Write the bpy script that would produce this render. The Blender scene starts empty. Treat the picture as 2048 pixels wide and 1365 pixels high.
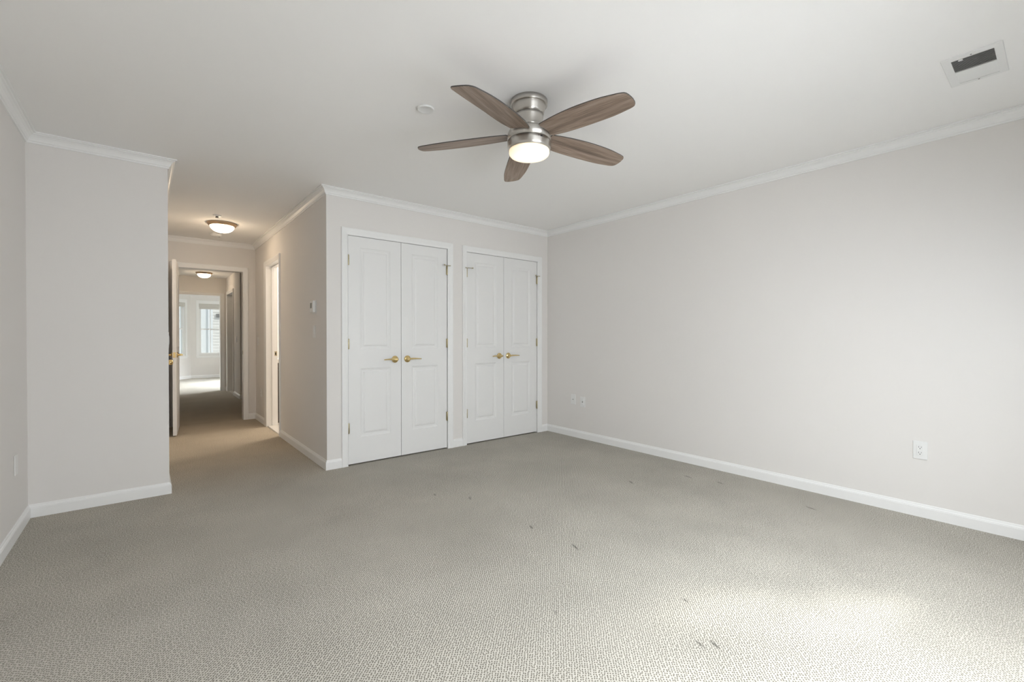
import bpy, math, random
from mathutils import Vector, Matrix
random.seed(7)
SC = bpy.context.scene
COL = SC.collection
R = math.radians

# ------------------------------------------------------------------ camera
CAM_H = 1.1432
cam = bpy.data.cameras.new('camera')
cam.sensor_fit = 'HORIZONTAL'; cam.sensor_width = 36.0
cam.lens = 36.0 * 901.4 / 2048.0
cam.clip_start = 0.03; cam.clip_end = 200
co = bpy.data.objects.new('camera', cam); COL.objects.link(co)
co.location = (0, 0, CAM_H)
co.rotation_euler = (R(90) - 0.0077, 0, -0.6842)
SC.camera = co

# ------------------------------------------------------------------ view and light
SC.view_settings.view_transform = 'Standard'
SC.view_settings.look = 'None'
SC.view_settings.gamma = 1.0
SC.view_settings.use_curve_mapping = False
SC.view_settings.exposure = 0.95
SC.cycles.use_denoising = True
SC.cycles.max_bounces = 10
SC.cycles.diffuse_bounces = 7
SC.cycles.transparent_max_bounces = 12
SC.cycles.sample_clamp_indirect = 6.0
SC.cycles.caustics_reflective = False
SC.cycles.caustics_refractive = False

W = bpy.data.worlds.new('sky'); SC.world = W; W.use_nodes = True
bgn = W.node_tree.nodes['Background']
bgn.inputs[0].default_value = (0.80, 0.90, 1.0, 1); bgn.inputs[1].default_value = 0.46

def area(name, loc, rot, sx, sy, power, color, spread=180):
    l = bpy.data.lights.new(name, 'AREA'); l.shape = 'RECTANGLE'; l.size = sx; l.size_y = sy
    l.energy = power; l.color = color; l.spread = R(spread)
    o = bpy.data.objects.new(name, l); COL.objects.link(o); o.location = loc; o.rotation_euler = rot
    return o
sun = bpy.data.lights.new('sun', 'SUN'); sun.energy = 1.15; sun.angle = R(4.5); sun.color = (1.0, 0.965, 0.92)
so = bpy.data.objects.new('sun', sun); COL.objects.link(so)
so.rotation_euler = Vector((-0.77, 0.75, -1.0)).to_track_quat('-Z', 'Y').to_euler()
so.location = (8, -8, 10)
# daylight strips at the window wall behind the camera; the wide set is added fill
DAY = (0.905, 0.955, 1.0)
def louvred(name, cx, cy, z0, z1, w, n, tilt, power, color, rz=0.0, spread=180):
    # stand-in for skylight at a window: a stack of slim area lights, each facing inward and down
    h = (z1-z0)/n
    for i in range(n):
        z = z0 + h*(i+.5)
        o = area(name, (cx, cy, z), (R(tilt), 0, rz), w, h*.98, power/n, color, spread)
louvred('daylight_right_window', 3.16, -0.292, .92, 2.00, .58, 8, 66, 1.0, (0.86, 0.93, 1.0))
louvred('added_wide_window_fill', 1.55, -0.292, .79, 2.05, 1.68, 10, 48, 38, DAY)  # added fill on the room side of the closed shade
# fill light for the far room, at an added side window out of view
louvred('added_side_window_fill', 3.585, 13.4, .72, 2.08, 1.36, 10, 55, 56, DAY, R(90+8), 80)
WARM = (1.0, 0.80, 0.58)
def bulb(name, loc, power, color=WARM, r=0.05):
    l = bpy.data.lights.new(name, 'POINT'); l.energy = power; l.color = color; l.shadow_soft_size = r
    o = bpy.data.objects.new(name, l); COL.objects.link(o); o.location = loc
    return o
bulb('bathroom_lamp_light', (2.3, 6.4, 2.2), 25, (1.0, 0.9, 0.78), 0.08)

# ------------------------------------------------------------------ measured room
XR, YC, XK, XL, YS, XS, YB, ZC = 3.834, 4.013, 1.215, -0.576, 4.141, 0.137, 7.199, 2.438
YW = -0.30            # inner face of the window wall behind the camera
TH = 0.12             # wall thickness
Z2 = 2.42             # ceiling beyond the hall door
Y2 = 11.45            # second doorway wall
XH = 1.372            # right wall of the far corridor

# ------------------------------------------------------------------ materials
def mat(name, color, rough=0.6, metal=0.0, spec=0.5, noise=0.0, nscale=40, bump=0.0, bscale=200, coat=0.0):
    m = bpy.data.materials.new(name); m.use_nodes = True
    nt = m.node_tree; b = nt.nodes['Principled BSDF']
    b.inputs['Base Color'].default_value = (*color, 1)
    b.inputs['Roughness'].default_value = rough
    b.inputs['Metallic'].default_value = metal
    b.inputs['Specular IOR Level'].default_value = spec
    b.inputs['Coat Weight'].default_value = coat
    tc = nt.nodes.new('ShaderNodeTexCoord')
    if noise > 0:
        n = nt.nodes.new('ShaderNodeTexNoise'); n.inputs['Scale'].default_value = nscale; n.inputs['Detail'].default_value = 4
        nt.links.new(tc.outputs['Object'], n.inputs['Vector'])
        r = nt.nodes.new('ShaderNodeMapRange'); r.inputs['To Min'].default_value = 1 - noise; r.inputs['To Max'].default_value = 1 + noise
        nt.links.new(n.outputs['Fac'], r.inputs['Value'])
        mx = nt.nodes.new('ShaderNodeVectorMath'); mx.operation = 'SCALE'; mx.inputs[0].default_value = color
        nt.links.new(r.outputs['Result'], mx.inputs['Scale']); nt.links.new(mx.outputs[0], b.inputs['Base Color'])
    if bump > 0:
        n2 = nt.nodes.new('ShaderNodeTexNoise'); n2.inputs['Scale'].default_value = bscale; n2.inputs['Detail'].default_value = 3
        nt.links.new(tc.outputs['Object'], n2.inputs['Vector'])
        bp = nt.nodes.new('ShaderNodeBump'); bp.inputs['Strength'].default_value = bump; bp.inputs['Distance'].default_value = 0.001
        nt.links.new(n2.outputs['Fac'], bp.inputs['Height']); nt.links.new(bp.outputs[0], b.inputs['Normal'])
    return m

M = {}
M['wall'] = mat('wall_paint', (0.768, 0.745, 0.722), 0.75, noise=0.012, nscale=1.5, bump=0.05, bscale=350, spec=0.25)
M['ceiling'] = mat('ceiling_paint', (0.90, 0.893, 0.882), 0.85, noise=0.008, nscale=1.2, spec=0.2)
M['trim'] = mat('white_trim_paint', (0.85, 0.848, 0.84), 0.38, noise=0.01, nscale=3, spec=0.45)
M['door'] = mat('white_door_paint', (0.81, 0.806, 0.798), 0.40, noise=0.012, nscale=4, bump=0.06, bscale=120, spec=0.4)
M['plastic'] = mat('white_plastic', (0.80, 0.80, 0.79), 0.35, noise=0.005)
M['pale'] = mat('pale_painted_plastic', (0.80, 0.79, 0.77), 0.5, noise=0.005)
M['edge'] = mat('dark_blade_edge', (0.06, 0.055, 0.05), 0.5, noise=0.05)
M['dark'] = mat('dark_slot', (0.02, 0.018, 0.016), 0.7, noise=0.05)
M['brass'] = mat('polished_brass', (0.80, 0.62, 0.30), 0.20, 1.0, noise=0.06, nscale=60)
M['brass_old'] = mat('dull_brass', (0.50, 0.44, 0.30), 0.35, 1.0, noise=0.1, nscale=80)
M['copper'] = mat('antique_copper', (0.46, 0.33, 0.22), 0.38, 0.8, noise=0.12, nscale=50)
M['tile'] = mat('white_tile', (0.78, 0.76, 0.72), 0.25, noise=0.05, nscale=12)
M['vanity'] = mat('dark_vanity_wood', (0.035, 0.017, 0.010), 0.4, noise=0.3, nscale=15)
M['black'] = mat('black_rubber', (0.02, 0.02, 0.02), 0.6, noise=0.05)
M['grey_metal'] = mat('grey_sheet_metal', (0.22, 0.21, 0.20), 0.5, 0.3, noise=0.1)
M['siding'] = mat('pale_siding', (0.80, 0.76, 0.71), 0.7, noise=0.05, nscale=3)
M['facade'] = mat('pale_facade', (0.84, 0.84, 0.82), 0.8, noise=0.04, nscale=2)
M['window_grey'] = mat('grey_window_glass', (0.30, 0.33, 0.36), 0.15, noise=0.1, nscale=3)
M['shade'] = mat('roller_shade_fabric', (0.60, 0.58, 0.54), 0.9, noise=0.05, nscale=60)
M['lcd'] = mat('thermostat_display', (0.20, 0.21, 0.18), 0.3, noise=0.05)

def brushed():
    m = mat('brushed_nickel', (0.60, 0.575, 0.54), 0.27, 1.0)
    nt = m.node_tree; b = nt.nodes['Principled BSDF']
    tg = nt.nodes.new('ShaderNodeTangent'); tg.direction_type = 'RADIAL'; tg.axis = 'Z'
    nt.links.new(tg.outputs[0], b.inputs['Tangent'])
    tc = nt.nodes.new('ShaderNodeTexCoord'); mp = nt.nodes.new('ShaderNodeMapping'); mp.inputs['Scale'].default_value = (3, 3, 700)
    n = nt.nodes.new('ShaderNodeTexNoise'); n.inputs['Scale'].default_value = 1; n.inputs['Detail'].default_value = 3
    nt.links.new(tc.outputs['Object'], mp.inputs['Vector']); nt.links.new(mp.outputs[0], n.inputs['Vector'])
    mr = nt.nodes.new('ShaderNodeMapRange'); mr.inputs['To Min'].default_value = 0.26; mr.inputs['To Max'].default_value = 0.40
    nt.links.new(n.outputs['Fac'], mr.inputs['Value']); nt.links.new(mr.outputs[0], b.inputs['Roughness'])
    b.inputs['Anisotropic'].default_value = 0.8; b.inputs['Anisotropic Rotation'].default_value = 0.25
    return m
M['nickel'] = brushed()

def wood():
    m = mat('weathered_walnut', (0.2, 0.14, 0.1), 0.45, spec=0.35)
    nt = m.node_tree; b = nt.nodes['Principled BSDF']; L = nt.links
    tc = nt.nodes.new('ShaderNodeTexCoord')
    oi = nt.nodes.new('ShaderNodeObjectInfo')
    mp = nt.nodes.new('ShaderNodeMapping'); mp.inputs['Scale'].default_value = (2.2, 26, 26)
    ad = nt.nodes.new('ShaderNodeVectorMath'); ad.operation = 'ADD'
    L.new(tc.outputs['Object'], mp.inputs['Vector']); L.new(mp.outputs[0], ad.inputs[0])
    sc = nt.nodes.new('ShaderNodeMath'); sc.operation = 'MULTIPLY'; sc.inputs[1].default_value = 37
    L.new(oi.outputs['Random'], sc.inputs[0]); L.new(sc.outputs[0], ad.inputs[1])
    n1 = nt.nodes.new('ShaderNodeTexNoise'); n1.inputs['Scale'].default_value = 1.0; n1.inputs['Detail'].default_value = 6; n1.inputs['Distortion'].default_value = 0.6
    L.new(ad.outputs[0], n1.inputs['Vector'])
    mp2 = nt.nodes.new('ShaderNodeMapping'); mp2.inputs['Scale'].default_value = (9, 330, 330)
    L.new(tc.outputs['Object'], mp2.inputs['Vector'])
    n2 = nt.nodes.new('ShaderNodeTexNoise'); n2.inputs['Scale'].default_value = 1.0; n2.inputs['Detail'].default_value = 4
    L.new(mp2.outputs[0], n2.inputs['Vector'])
    mx = nt.nodes.new('ShaderNodeMath'); mx.operation = 'MULTIPLY_ADD'; mx.inputs[1].default_value = 0.45
    L.new(n2.outputs['Fac'], mx.inputs[0])
    m2 = nt.nodes.new('ShaderNodeMath'); m2.operation = 'MULTIPLY'; m2.inputs[1].default_value = 0.55
    L.new(n1.outputs['Fac'], m2.inputs[0]); L.new(m2.outputs[0], mx.inputs[2])
    cr = nt.nodes.new('ShaderNodeValToRGB'); e = cr.color_ramp.elements
    e[0].position = 0.34; e[0].color = (0.11, 0.080, 0.062, 1)
    e[1].position = 0.68; e[1].color = (0.42, 0.335, 0.275, 1)
    q = e.new(0.5); q.color = (0.265, 0.195, 0.150, 1)
    L.new(mx.outputs[0], cr.inputs[0]); L.new(cr.outputs[0], b.inputs['Base Color'])
    return m
M['wood'] = wood()

def glow(name, color, strength):
    m = bpy.data.materials.new(name); m.use_nodes = True; nt = m.node_tree
    b = nt.nodes['Principled BSDF']; b.inputs['Base Color'].default_value = (0.9, 0.88, 0.82, 1); b.inputs['Roughness'].default_value = 0.25
    b.inputs['Emission Color'].default_value = (*color, 1)
    tc = nt.nodes.new('ShaderNodeTexCoord'); n = nt.nodes.new('ShaderNodeTexNoise'); n.inputs['Scale'].default_value = 9
    r = nt.nodes.new('ShaderNodeMapRange'); r.inputs['To Min'].default_value = strength * .9; r.inputs['To Max'].default_value = strength * 1.1
    nt.links.new(tc.outputs['Object'], n.inputs['Vector']); nt.links.new(n.outputs['Fac'], r.inputs['Value']); nt.links.new(r.outputs[0], b.inputs['Emission Strength'])
    return m
def fan_glow():
    # frosted disc: whitest where the bulbs sit at the bottom centre, warmer at the rim
    m = glow('lit_frosted_glass', (1, .9, .7), 1.0); nt = m.node_tree; b = nt.nodes['Principled BSDF']; L = nt.links
    tc = nt.nodes.new('ShaderNodeTexCoord'); ln = nt.nodes.new('ShaderNodeVectorMath'); ln.operation = 'LENGTH'
    L.new(tc.outputs['Object'], ln.inputs[0])
    mr = nt.nodes.new('ShaderNodeMapRange'); mr.inputs['From Min'].default_value = 0.045; mr.inputs['From Max'].default_value = 0.112
    L.new(ln.outputs['Value'], mr.inputs['Value'])
    cr = nt.nodes.new('ShaderNodeValToRGB'); e = cr.color_ramp.elements
    e[0].color = (0.62, 0.545, 0.42, 1); e[1].color = (0.36, 0.275, 0.165, 1)
    L.new(mr.outputs[0], cr.inputs[0]); L.new(cr.outputs[0], b.inputs['Emission Color'])
    for l in list(b.inputs['Emission Strength'].links): L.remove(l)
    b.inputs['Emission Strength'].default_value = 1.0
    return m
M['fan_glass'] = fan_glow()
M['bowl'] = glow('lit_alabaster_bowl', (1.0, 0.775, 0.53), 12.0)
M['bowl_far'] = glow('lit_alabaster_bowl_far', (1.0, 0.775, 0.53), 12.0)

def pane():
    m = bpy.data.materials.new('clear_pane'); m.use_nodes = True; nt = m.node_tree; nt.nodes.clear()
    o = nt.nodes.new('ShaderNodeOutputMaterial'); t = nt.nodes.new('ShaderNodeBsdfTransparent'); t.inputs[0].default_value = (.96, .98, .97, 1)
    g = nt.nodes.new('ShaderNodeBsdfGlossy'); g.inputs['Roughness'].default_value = 0.02
    mx = nt.nodes.new('ShaderNodeMixShader'); mx.inputs[0].default_value = 0.06
    nt.links.new(t.outputs[0], mx.inputs[1]); nt.links.new(g.outputs[0], mx.inputs[2]); nt.links.new(mx.outputs[0], o.inputs[0])
    return m
M['pane'] = pane()

def carpet():
    m = bpy.data.materials.new('loop_pile_carpet'); m.use_nodes = True; nt = m.node_tree; L = nt.links
    b = nt.nodes['Principled BSDF']; b.inputs['Roughness'].default_value = 0.95; b.inputs['Specular IOR Level'].default_value = 0.12
    N = nt.nodes.new
    tc = N('ShaderNodeTexCoord')
    wn = N('ShaderNodeTexNoise'); wn.inputs['Scale'].default_value = 2.2; wn.inputs['Detail'].default_value = 2
    L.new(tc.outputs['Object'], wn.inputs['Vector'])
    wsub = N('ShaderNodeVectorMath'); wsub.operation = 'SUBTRACT'; wsub.inputs[1].default_value = (.5, .5, .5)
    wsc = N('ShaderNodeVectorMath'); wsc.operation = 'SCALE'; wsc.inputs['Scale'].default_value = 0.022
    wad = N('ShaderNodeVectorMath'); wad.operation = 'ADD'
    L.new(wn.outputs['Color'], wsub.inputs[0]); L.new(wsub.outputs[0], wsc.inputs[0]); L.new(wsc.outputs[0], wad.inputs[1]); L.new(tc.outputs['Object'], wad.inputs[0])
    mp = N('ShaderNodeMapping'); mp.inputs['Rotation'].default_value = (0, 0, R(45)); mp.inputs['Scale'].default_value = (108, 108, 0.001)
    L.new(wad.outputs[0], mp.inputs['Vector'])
    v = N('ShaderNodeTexVoronoi'); v.feature = 'F1'; v.voronoi_dimensions = '2D'; v.inputs['Scale'].default_value = 1.0; v.inputs['Randomness'].default_value = 0.42
    L.new(mp.outputs[0], v.inputs['Vector'])
    # little elongated pits between the loops, one per cell
    pd = N('ShaderNodeVectorMath'); pd.operation = 'SUBTRACT'; L.new(mp.outputs[0], pd.inputs[0]); L.new(v.outputs['Position'], pd.inputs[1])
    pm = N('ShaderNodeVectorMath'); pm.operation = 'MULTIPLY'; pm.inputs[1].default_value = (1.28, 1.0, 0); L.new(pd.outputs[0], pm.inputs[0])
    pl = N('ShaderNodeVectorMath'); pl.operation = 'LENGTH'; L.new(pm.outputs[0], pl.inputs[0])
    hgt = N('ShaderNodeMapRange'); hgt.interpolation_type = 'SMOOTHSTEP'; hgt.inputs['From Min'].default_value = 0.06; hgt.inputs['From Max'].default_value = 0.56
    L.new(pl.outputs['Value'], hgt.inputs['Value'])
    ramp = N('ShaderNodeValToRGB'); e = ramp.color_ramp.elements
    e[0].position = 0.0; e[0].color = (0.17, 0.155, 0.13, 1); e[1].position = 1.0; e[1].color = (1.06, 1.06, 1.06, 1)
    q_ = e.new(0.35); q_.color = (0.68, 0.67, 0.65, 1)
    L.new(hgt.outputs[0], ramp.inputs[0])
    # yarn speckle
    sp = N('ShaderNodeTexNoise'); sp.inputs['Scale'].default_value = 330; sp.inputs['Detail'].default_value = 2
    L.new(tc.outputs['Object'], sp.inputs['Vector'])
    spr = N('ShaderNodeMapRange'); spr.inputs['From Min'].default_value = 0.25; spr.inputs['From Max'].default_value = 0.75; spr.inputs['To Min'].default_value = 0.70; spr.inputs['To Max'].default_value = 1.30
    L.new(sp.outputs['Fac'], spr.inputs['Value'])
    # wear
    wr = N('ShaderNodeTexNoise'); wr.inputs['Scale'].default_value = 1.7; wr.inputs['Detail'].default_value = 5; wr.inputs['Roughness'].default_value = 0.6
    L.new(tc.outputs['Object'], wr.inputs['Vector'])
    wrr = N('ShaderNodeMapRange'); wrr.inputs['From Min'].default_value = 0.3; wrr.inputs['From Max'].default_value = 0.7
    wrr.inputs['To Min'].default_value = 0.91; wrr.inputs['To Max'].default_value = 1.08
    L.new(wr.outputs['Fac'], wrr.inputs['Value'])
    mu = N('ShaderNodeMath'); mu.operation = 'MULTIPLY'; L.new(spr.outputs[0], mu.inputs[0]); L.new(wrr.outputs[0], mu.inputs[1])
    # old furniture dents and pulled loops
    last = mu.outputs[0]
    dents = [(1.632, 2.887, .035, .014, .7), (1.789, 2.666, .04, .012, .6), (1.80, 2.025, .035, .010, .5), (1.814, 1.68, .05, .009, .45), (2.973, 2.158, .05, .014, .6),
             (3.45, 1.95, .05, .016, .65), (3.50, 1.706, .045, .014, .6), (3.45, 1.065, .05, .014, .6), (1.814, 1.035, .025, .008, .5), (1.64, .815, .035, .010, .45), (1.60, .85, .03, .008, .5), (1.319, 1.333, .02, .006, .6)]
    for (x, y, a, bb, k) in dents:
        m1 = N('ShaderNodeVectorMath'); m1.operation = 'SUBTRACT'; m1.inputs[1].default_value = (x, y, 0); L.new(wad.outputs[0], m1.inputs[0])
        m2 = N('ShaderNodeMapping'); m2.vector_type = 'POINT'; m2.inputs['Rotation'].default_value = (0, 0, R(40 + (x * 37) % 30)); m2.inputs['Scale'].default_value = (1 / a, 1 / bb, 0)
        rot = N('ShaderNodeVectorRotate'); rot.rotation_type = 'Z_AXIS'; rot.inputs['Angle'].default_value = R(-60 - (x * 370) % 20)
        L.new(m1.outputs[0], rot.inputs['Vector']); m2.inputs['Rotation'].default_value = (0, 0, 0); L.new(rot.outputs[0], m2.inputs['Vector'])
        ln = N('ShaderNodeVectorMath'); ln.operation = 'LENGTH'; L.new(m2.outputs[0], ln.inputs[0])
        r = N('ShaderNodeMapRange'); r.inputs['From Min'].default_value = 0.3; r.inputs['From Max'].default_value = 1.0
        r.inputs['To Min'].default_value = k; r.inputs['To Max'].default_value = 1.0; L.new(ln.outputs['Value'], r.inputs['Value'])
        q = N('ShaderNodeMath'); q.operation = 'MULTIPLY'; L.new(last, q.inputs[0]); L.new(r.outputs[0], q.inputs[1]); last = q.outputs[0]
    base = N('ShaderNodeVectorMath'); base.operation = 'SCALE'; base.inputs[0].default_value = (0.480, 0.456, 0.405)
    L.new(last, base.inputs['Scale'])
    # foot traffic has soiled the pile a little browner between the hall walls
    sx = N('ShaderNodeSeparateXYZ'); L.new(tc.outputs['Object'], sx.inputs[0])
    ya = N('ShaderNodeMapRange'); ya.interpolation_type = 'SMOOTHSTEP'; ya.inputs['From Min'].default_value = 3.6; ya.inputs['From Max'].default_value = 5.4
    yb = N('ShaderNodeMapRange'); yb.interpolation_type = 'SMOOTHSTEP'; yb.inputs['From Min'].default_value = 7.0; yb.inputs['From Max'].default_value = 9.5; yb.inputs['To Min'].default_value = 1; yb.inputs['To Max'].default_value = 0
    xa = N('ShaderNodeMapRange'); xa.interpolation_type = 'SMOOTHSTEP'; xa.inputs['From Min'].default_value = 1.3; xa.inputs['From Max'].default_value = 2.2; xa.inputs['To Min'].default_value = 1; xa.inputs['To Max'].default_value = 0
    L.new(sx.outputs['Y'], ya.inputs['Value']); L.new(sx.outputs['Y'], yb.inputs['Value']); L.new(sx.outputs['X'], xa.inputs['Value'])
    k1 = N('ShaderNodeMath'); k1.operation = 'MULTIPLY'; L.new(ya.outputs[0], k1.inputs[0]); L.new(yb.outputs[0], k1.inputs[1])
    k2 = N('ShaderNodeMath'); k2.operation = 'MULTIPLY'; L.new(k1.outputs[0], k2.inputs[0]); L.new(xa.outputs[0], k2.inputs[1])
    soil = N('ShaderNodeMix'); soil.data_type = 'RGBA'; soil.inputs[6].default_value = (1, 1, 1, 1); soil.inputs[7].default_value = (1.04, 0.95, 0.84, 1)
    L.new(k2.outputs[0], soil.inputs[0])
    sb = N('ShaderNodeMix'); sb.data_type = 'RGBA'; sb.blend_type = 'MULTIPLY'; sb.inputs[0].default_value = 1
    L.new(base.outputs[0], sb.inputs[6]); L.new(soil.outputs[2], sb.inputs[7])
    fin = N('ShaderNodeMix'); fin.data_type = 'RGBA'; fin.blend_type = 'MULTIPLY'; fin.inputs[0].default_value = 1
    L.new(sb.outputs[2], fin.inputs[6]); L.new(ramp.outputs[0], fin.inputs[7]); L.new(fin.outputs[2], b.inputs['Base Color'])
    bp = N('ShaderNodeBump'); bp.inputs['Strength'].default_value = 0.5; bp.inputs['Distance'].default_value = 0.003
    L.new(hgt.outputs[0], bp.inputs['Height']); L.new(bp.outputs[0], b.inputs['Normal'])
    return m
M['carpet'] = carpet()

# ------------------------------------------------------------------ mesh helpers
class MB:
    def __init__(s): s.v = []; s.f = []; s.sm = []
    def add(s, vs, fs, smooth=False):
        k = len(s.v); s.v += [tuple(p) for p in vs]
        for f in fs: s.f.append([k + i for i in f]); s.sm.append(smooth)
        return s
    def box(s, x0, x1, y0, y1, z0, z1):
        if x1 < x0: x0, x1 = x1, x0
        if y1 < y0: y0, y1 = y1, y0
        if z1 < z0: z0, z1 = z1, z0
        return s.add([(x0,y0,z0),(x1,y0,z0),(x1,y1,z0),(x0,y1,z0),(x0,y0,z1),(x1,y0,z1),(x1,y1,z1),(x0,y1,z1)],
                     [(0,3,2,1),(4,5,6,7),(0,1,5,4),(1,2,6,5),(2,3,7,6),(3,0,4,7)])
    def prism(s, poly, z0, z1):
        n = len(poly)
        return s.add([(x,y,z0) for x,y in poly] + [(x,y,z1) for x,y in poly],
                     [list(range(n))[::-1], list(range(n,2*n))] + [(i,(i+1)%n,n+(i+1)%n,n+i) for i in range(n)])
    def lathe(s, prof, seg=48, c=(0,0,0), axis='Z', smooth=True, cap=True):
        vs = []; fs = []
        for r, z in prof:
            for i in range(seg):
                a = 2*math.pi*i/seg; p = (r*math.cos(a), r*math.sin(a), z)
                if axis == 'Y': p = (p[0], p[2], p[1])
                if axis == 'X': p = (p[2], p[0], p[1])
                vs.append((c[0]+p[0], c[1]+p[1], c[2]+p[2]))
        for j in range(len(prof)-1):
            for i in range(seg):
                k = (i+1) % seg; fs.append((j*seg+i, j*seg+k, (j+1)*seg+k, (j+1)*seg+i))
        s.add(vs, fs, smooth)
        if cap:
            s.add(vs[:seg], [list(range(seg))[::-1]]); s.add(vs[-seg:], [list(range(seg))])
        return s
    def tube(s, pts, radii, seg=12, flat=1.0):
        rings = []; P = [Vector(p) for p in pts]
        for i, p in enumerate(P):
            d = (P[min(i+1,len(P)-1)] - P[max(i-1,0)]).normalized()
            up = Vector((0,0,1)) if abs(d.z) < .9 else Vector((1,0,0))
            u = d.cross(up).normalized(); w = u.cross(d).normalized()
            rings += [tuple(p + u*radii[i]*math.cos(2*math.pi*k/seg) + w*radii[i]*flat*math.sin(2*math.pi*k/seg)) for k in range(seg)]
        fs = [(j*seg+i, j*seg+(i+1)%seg, (j+1)*seg+(i+1)%seg, (j+1)*seg+i) for j in range(len(P)-1) for i in range(seg)]
        s.add(rings, fs, True)
        s.add(rings[:seg], [list(range(seg))[::-1]]); s.add(rings[-seg:], [list(range(seg))])
        return s
    def build(s, name, m, parent=None, bevel=0, loc=None, rot=None, fix=True):
        me = bpy.data.meshes.new(name); me.from_pydata(s.v, [], s.f)
        for p, k in zip(me.polygons, s.sm): p.use_smooth = k
        me.materials.append(M[m] if isinstance(m, str) else m)
        import bmesh
        b = bmesh.new(); b.from_mesh(me)
        bmesh.ops.remove_doubles(b, verts=b.verts, dist=1e-6)
        if fix: bmesh.ops.recalc_face_normals(b, faces=b.faces)
        b.to_mesh(me); b.free()
        o = bpy.data.objects.new(name, me); COL.objects.link(o)
        if parent: o.parent = parent
        if loc: o.location = loc
        if rot: o.rotation_euler = rot
        if bevel:
            md = o.modifiers.new('bevel', 'BEVEL'); md.width = bevel; md.segments = 2; md.limit_method = 'ANGLE'; md.angle_limit = R(40)
        return o
def empty(name, loc, rz=0):
    o = bpy.data.objects.new(name, None); COL.objects.link(o); o.location = loc; o.rotation_euler = (0, 0, rz); o.empty_display_size = .05
    return o
def struct(o, label=None):
    o['kind'] = 'structure'
    if label: o['label'] = label
    return o
def tag(o, label, cat, group=None):
    o['label'] = label; o['category'] = cat
    if group: o['group'] = group
    return o

def slab_x(name, y0, y1, x0, x1, z1, holes=(), z0=0.0, m='wall'):
    """wall running along X between y0..y1, with holes (xa,xb,za,zb)"""
    b = MB(); xs = x0
    for (a, c, za, zb) in sorted(holes):
        b.box(xs, a, y0, y1, z0, z1)
        if za > z0: b.box(a, c, y0, y1, z0, za)
        if zb < z1: b.box(a, c, y0, y1, zb, z1)
        xs = c
    b.box(xs, x1, y0, y1, z0, z1)
    return struct(b.build(name, m))
def slab_y(name, x0, x1, y0, y1, z1, holes=(), z0=0.0, m='wall'):
    b = MB(); ys = y0
    for (a, c, za, zb) in sorted(holes):
        b.box(x0, x1, ys, a, z0, z1)
        if za > z0: b.box(x0, x1, a, c, z0, za)
        if zb < z1: b.box(x0, x1, a, c, zb, z1)
        ys = c
    b.box(x0, x1, ys, y1, z0, z1)
    return struct(b.build(name, m))

# ------------------------------------------------------------------ shell
G = 0.006    # jamb clearance inside casings
HZ = 2.058
D1 = (1.3945, 2.4158); D2 = (2.647, 3.662)
ENT = (0.335, 1.061); BATH = (5.744, 6.449)
slab_x('wall_back', YC, YC+TH, XK, XR, ZC, [(D1[0]-G, D1[1]+G, 0, HZ), (D2[0]-G, D2[1]+G, 0, HZ)])
slab_y('wall_right', XR, XR+TH, YW-TH, YC+0.75, ZC)
slab_y('wall_left', XL-TH, XL, YW-TH, YS+TH, ZC)
slab_x('wall_stub', YS, YS+TH, XL, XS, ZC)
slab_y('wall_hall_left', XS-TH, XS, YS+TH, YB, ZC, [(4.74, 5.56, 0, HZ)])
slab_y('wall_hall_right', XK, XK+TH, YC+TH, YB, ZC, [(BATH[0]-G, BATH[1]+G, 0, HZ)])
slab_x('wall_hall_end', YB, YB+TH, XS-TH, 3.0, ZC, [(ENT[0]-G, ENT[1]+G, 0, HZ)])
slab_x('wall_window', YW-TH, YW, XL, XR, ZC, [(0.70, 2.40, 0.77, 2.07), (2.86, 3.46, 0.90, 2.02)])
slab_x('wall_closet_back', YC+0.65, YC+0.75, XK+TH, XR, ZC)
slab_y('wall_closet_divider', 2.50, 2.56, YC+TH, YC+0.65, ZC)
# corridor beyond the hall door
slab_y('wall_corridor_left', 0.10, 0.22, YB+TH, Y2, Z2)
slab_y('wall_corridor_right', XH, XH+TH, 9.62, Y2, Z2, [(10.46-G, 11.25+G, 0, HZ)])
slab_x('wall_corridor_return', 9.62, 9.74, XH+TH, 3.0, Z2)
slab_y('wall_landing_right', 3.0, 3.12, YC+0.75, Y2, Z2)
slab_x('wall_second_end', Y2, Y2+TH, 0.10, 3.6, Z2, [(0.45-G, 1.262+G, 0, 2.04)])
# far bay room
slab_y('wall_bay_left', -0.72, -0.60, Y2, 14.1, Z2)
slab_x('wall_bay_near', Y2, Y2+TH, -0.72, 0.10, Z2)
slab_y('wall_bay_right', 3.60, 3.72, Y2, 14.5, Z2, [(12.7, 14.1, 0.7, 2.1)])
# the side room off the corridor is dark: its far wall
slab_y('wall_side_room', 2.9, 3.0, 9.74, Y2, Z2)

def bay_wall(name, a, b, win):
    """wall panel from a to b (plan), interior on the camera side, window hole t0..t1,z0..z1"""
    a = Vector((*a, 0)); b = Vector((*b, 0)); d = (b-a); Ln = d.length; ang = math.atan2(d.y, d.x)
    m = MB(); t0, t1, z0, z1 = win
    for (p, q, r, s_) in ((0, t0, 0, Z2), (t1, Ln, 0, Z2), (t0, t1, 0, z0), (t0, t1, z1, Z2)):
        m.box(p, q, 0, TH, r, s_)
    o = m.build(name, 'wall'); o.location = a; o.rotation_euler = (0, 0, ang); struct(o)
    return o, a, ang
WZ = (0.655, 2.10)
bay_wall('wall_bay_center', (1.0, 15.4), (1.93, 15.4), (0.19, 0.74, *WZ))
bay_wall('wall_bay_angled', (0.10, 14.5), (1.0, 15.4), (1.273-0.74, 1.273-0.19, *WZ))
bay_wall('wall_bay_far', (1.93, 15.4), (2.83, 14.5), (0.19, 0.74, *WZ))
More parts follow.
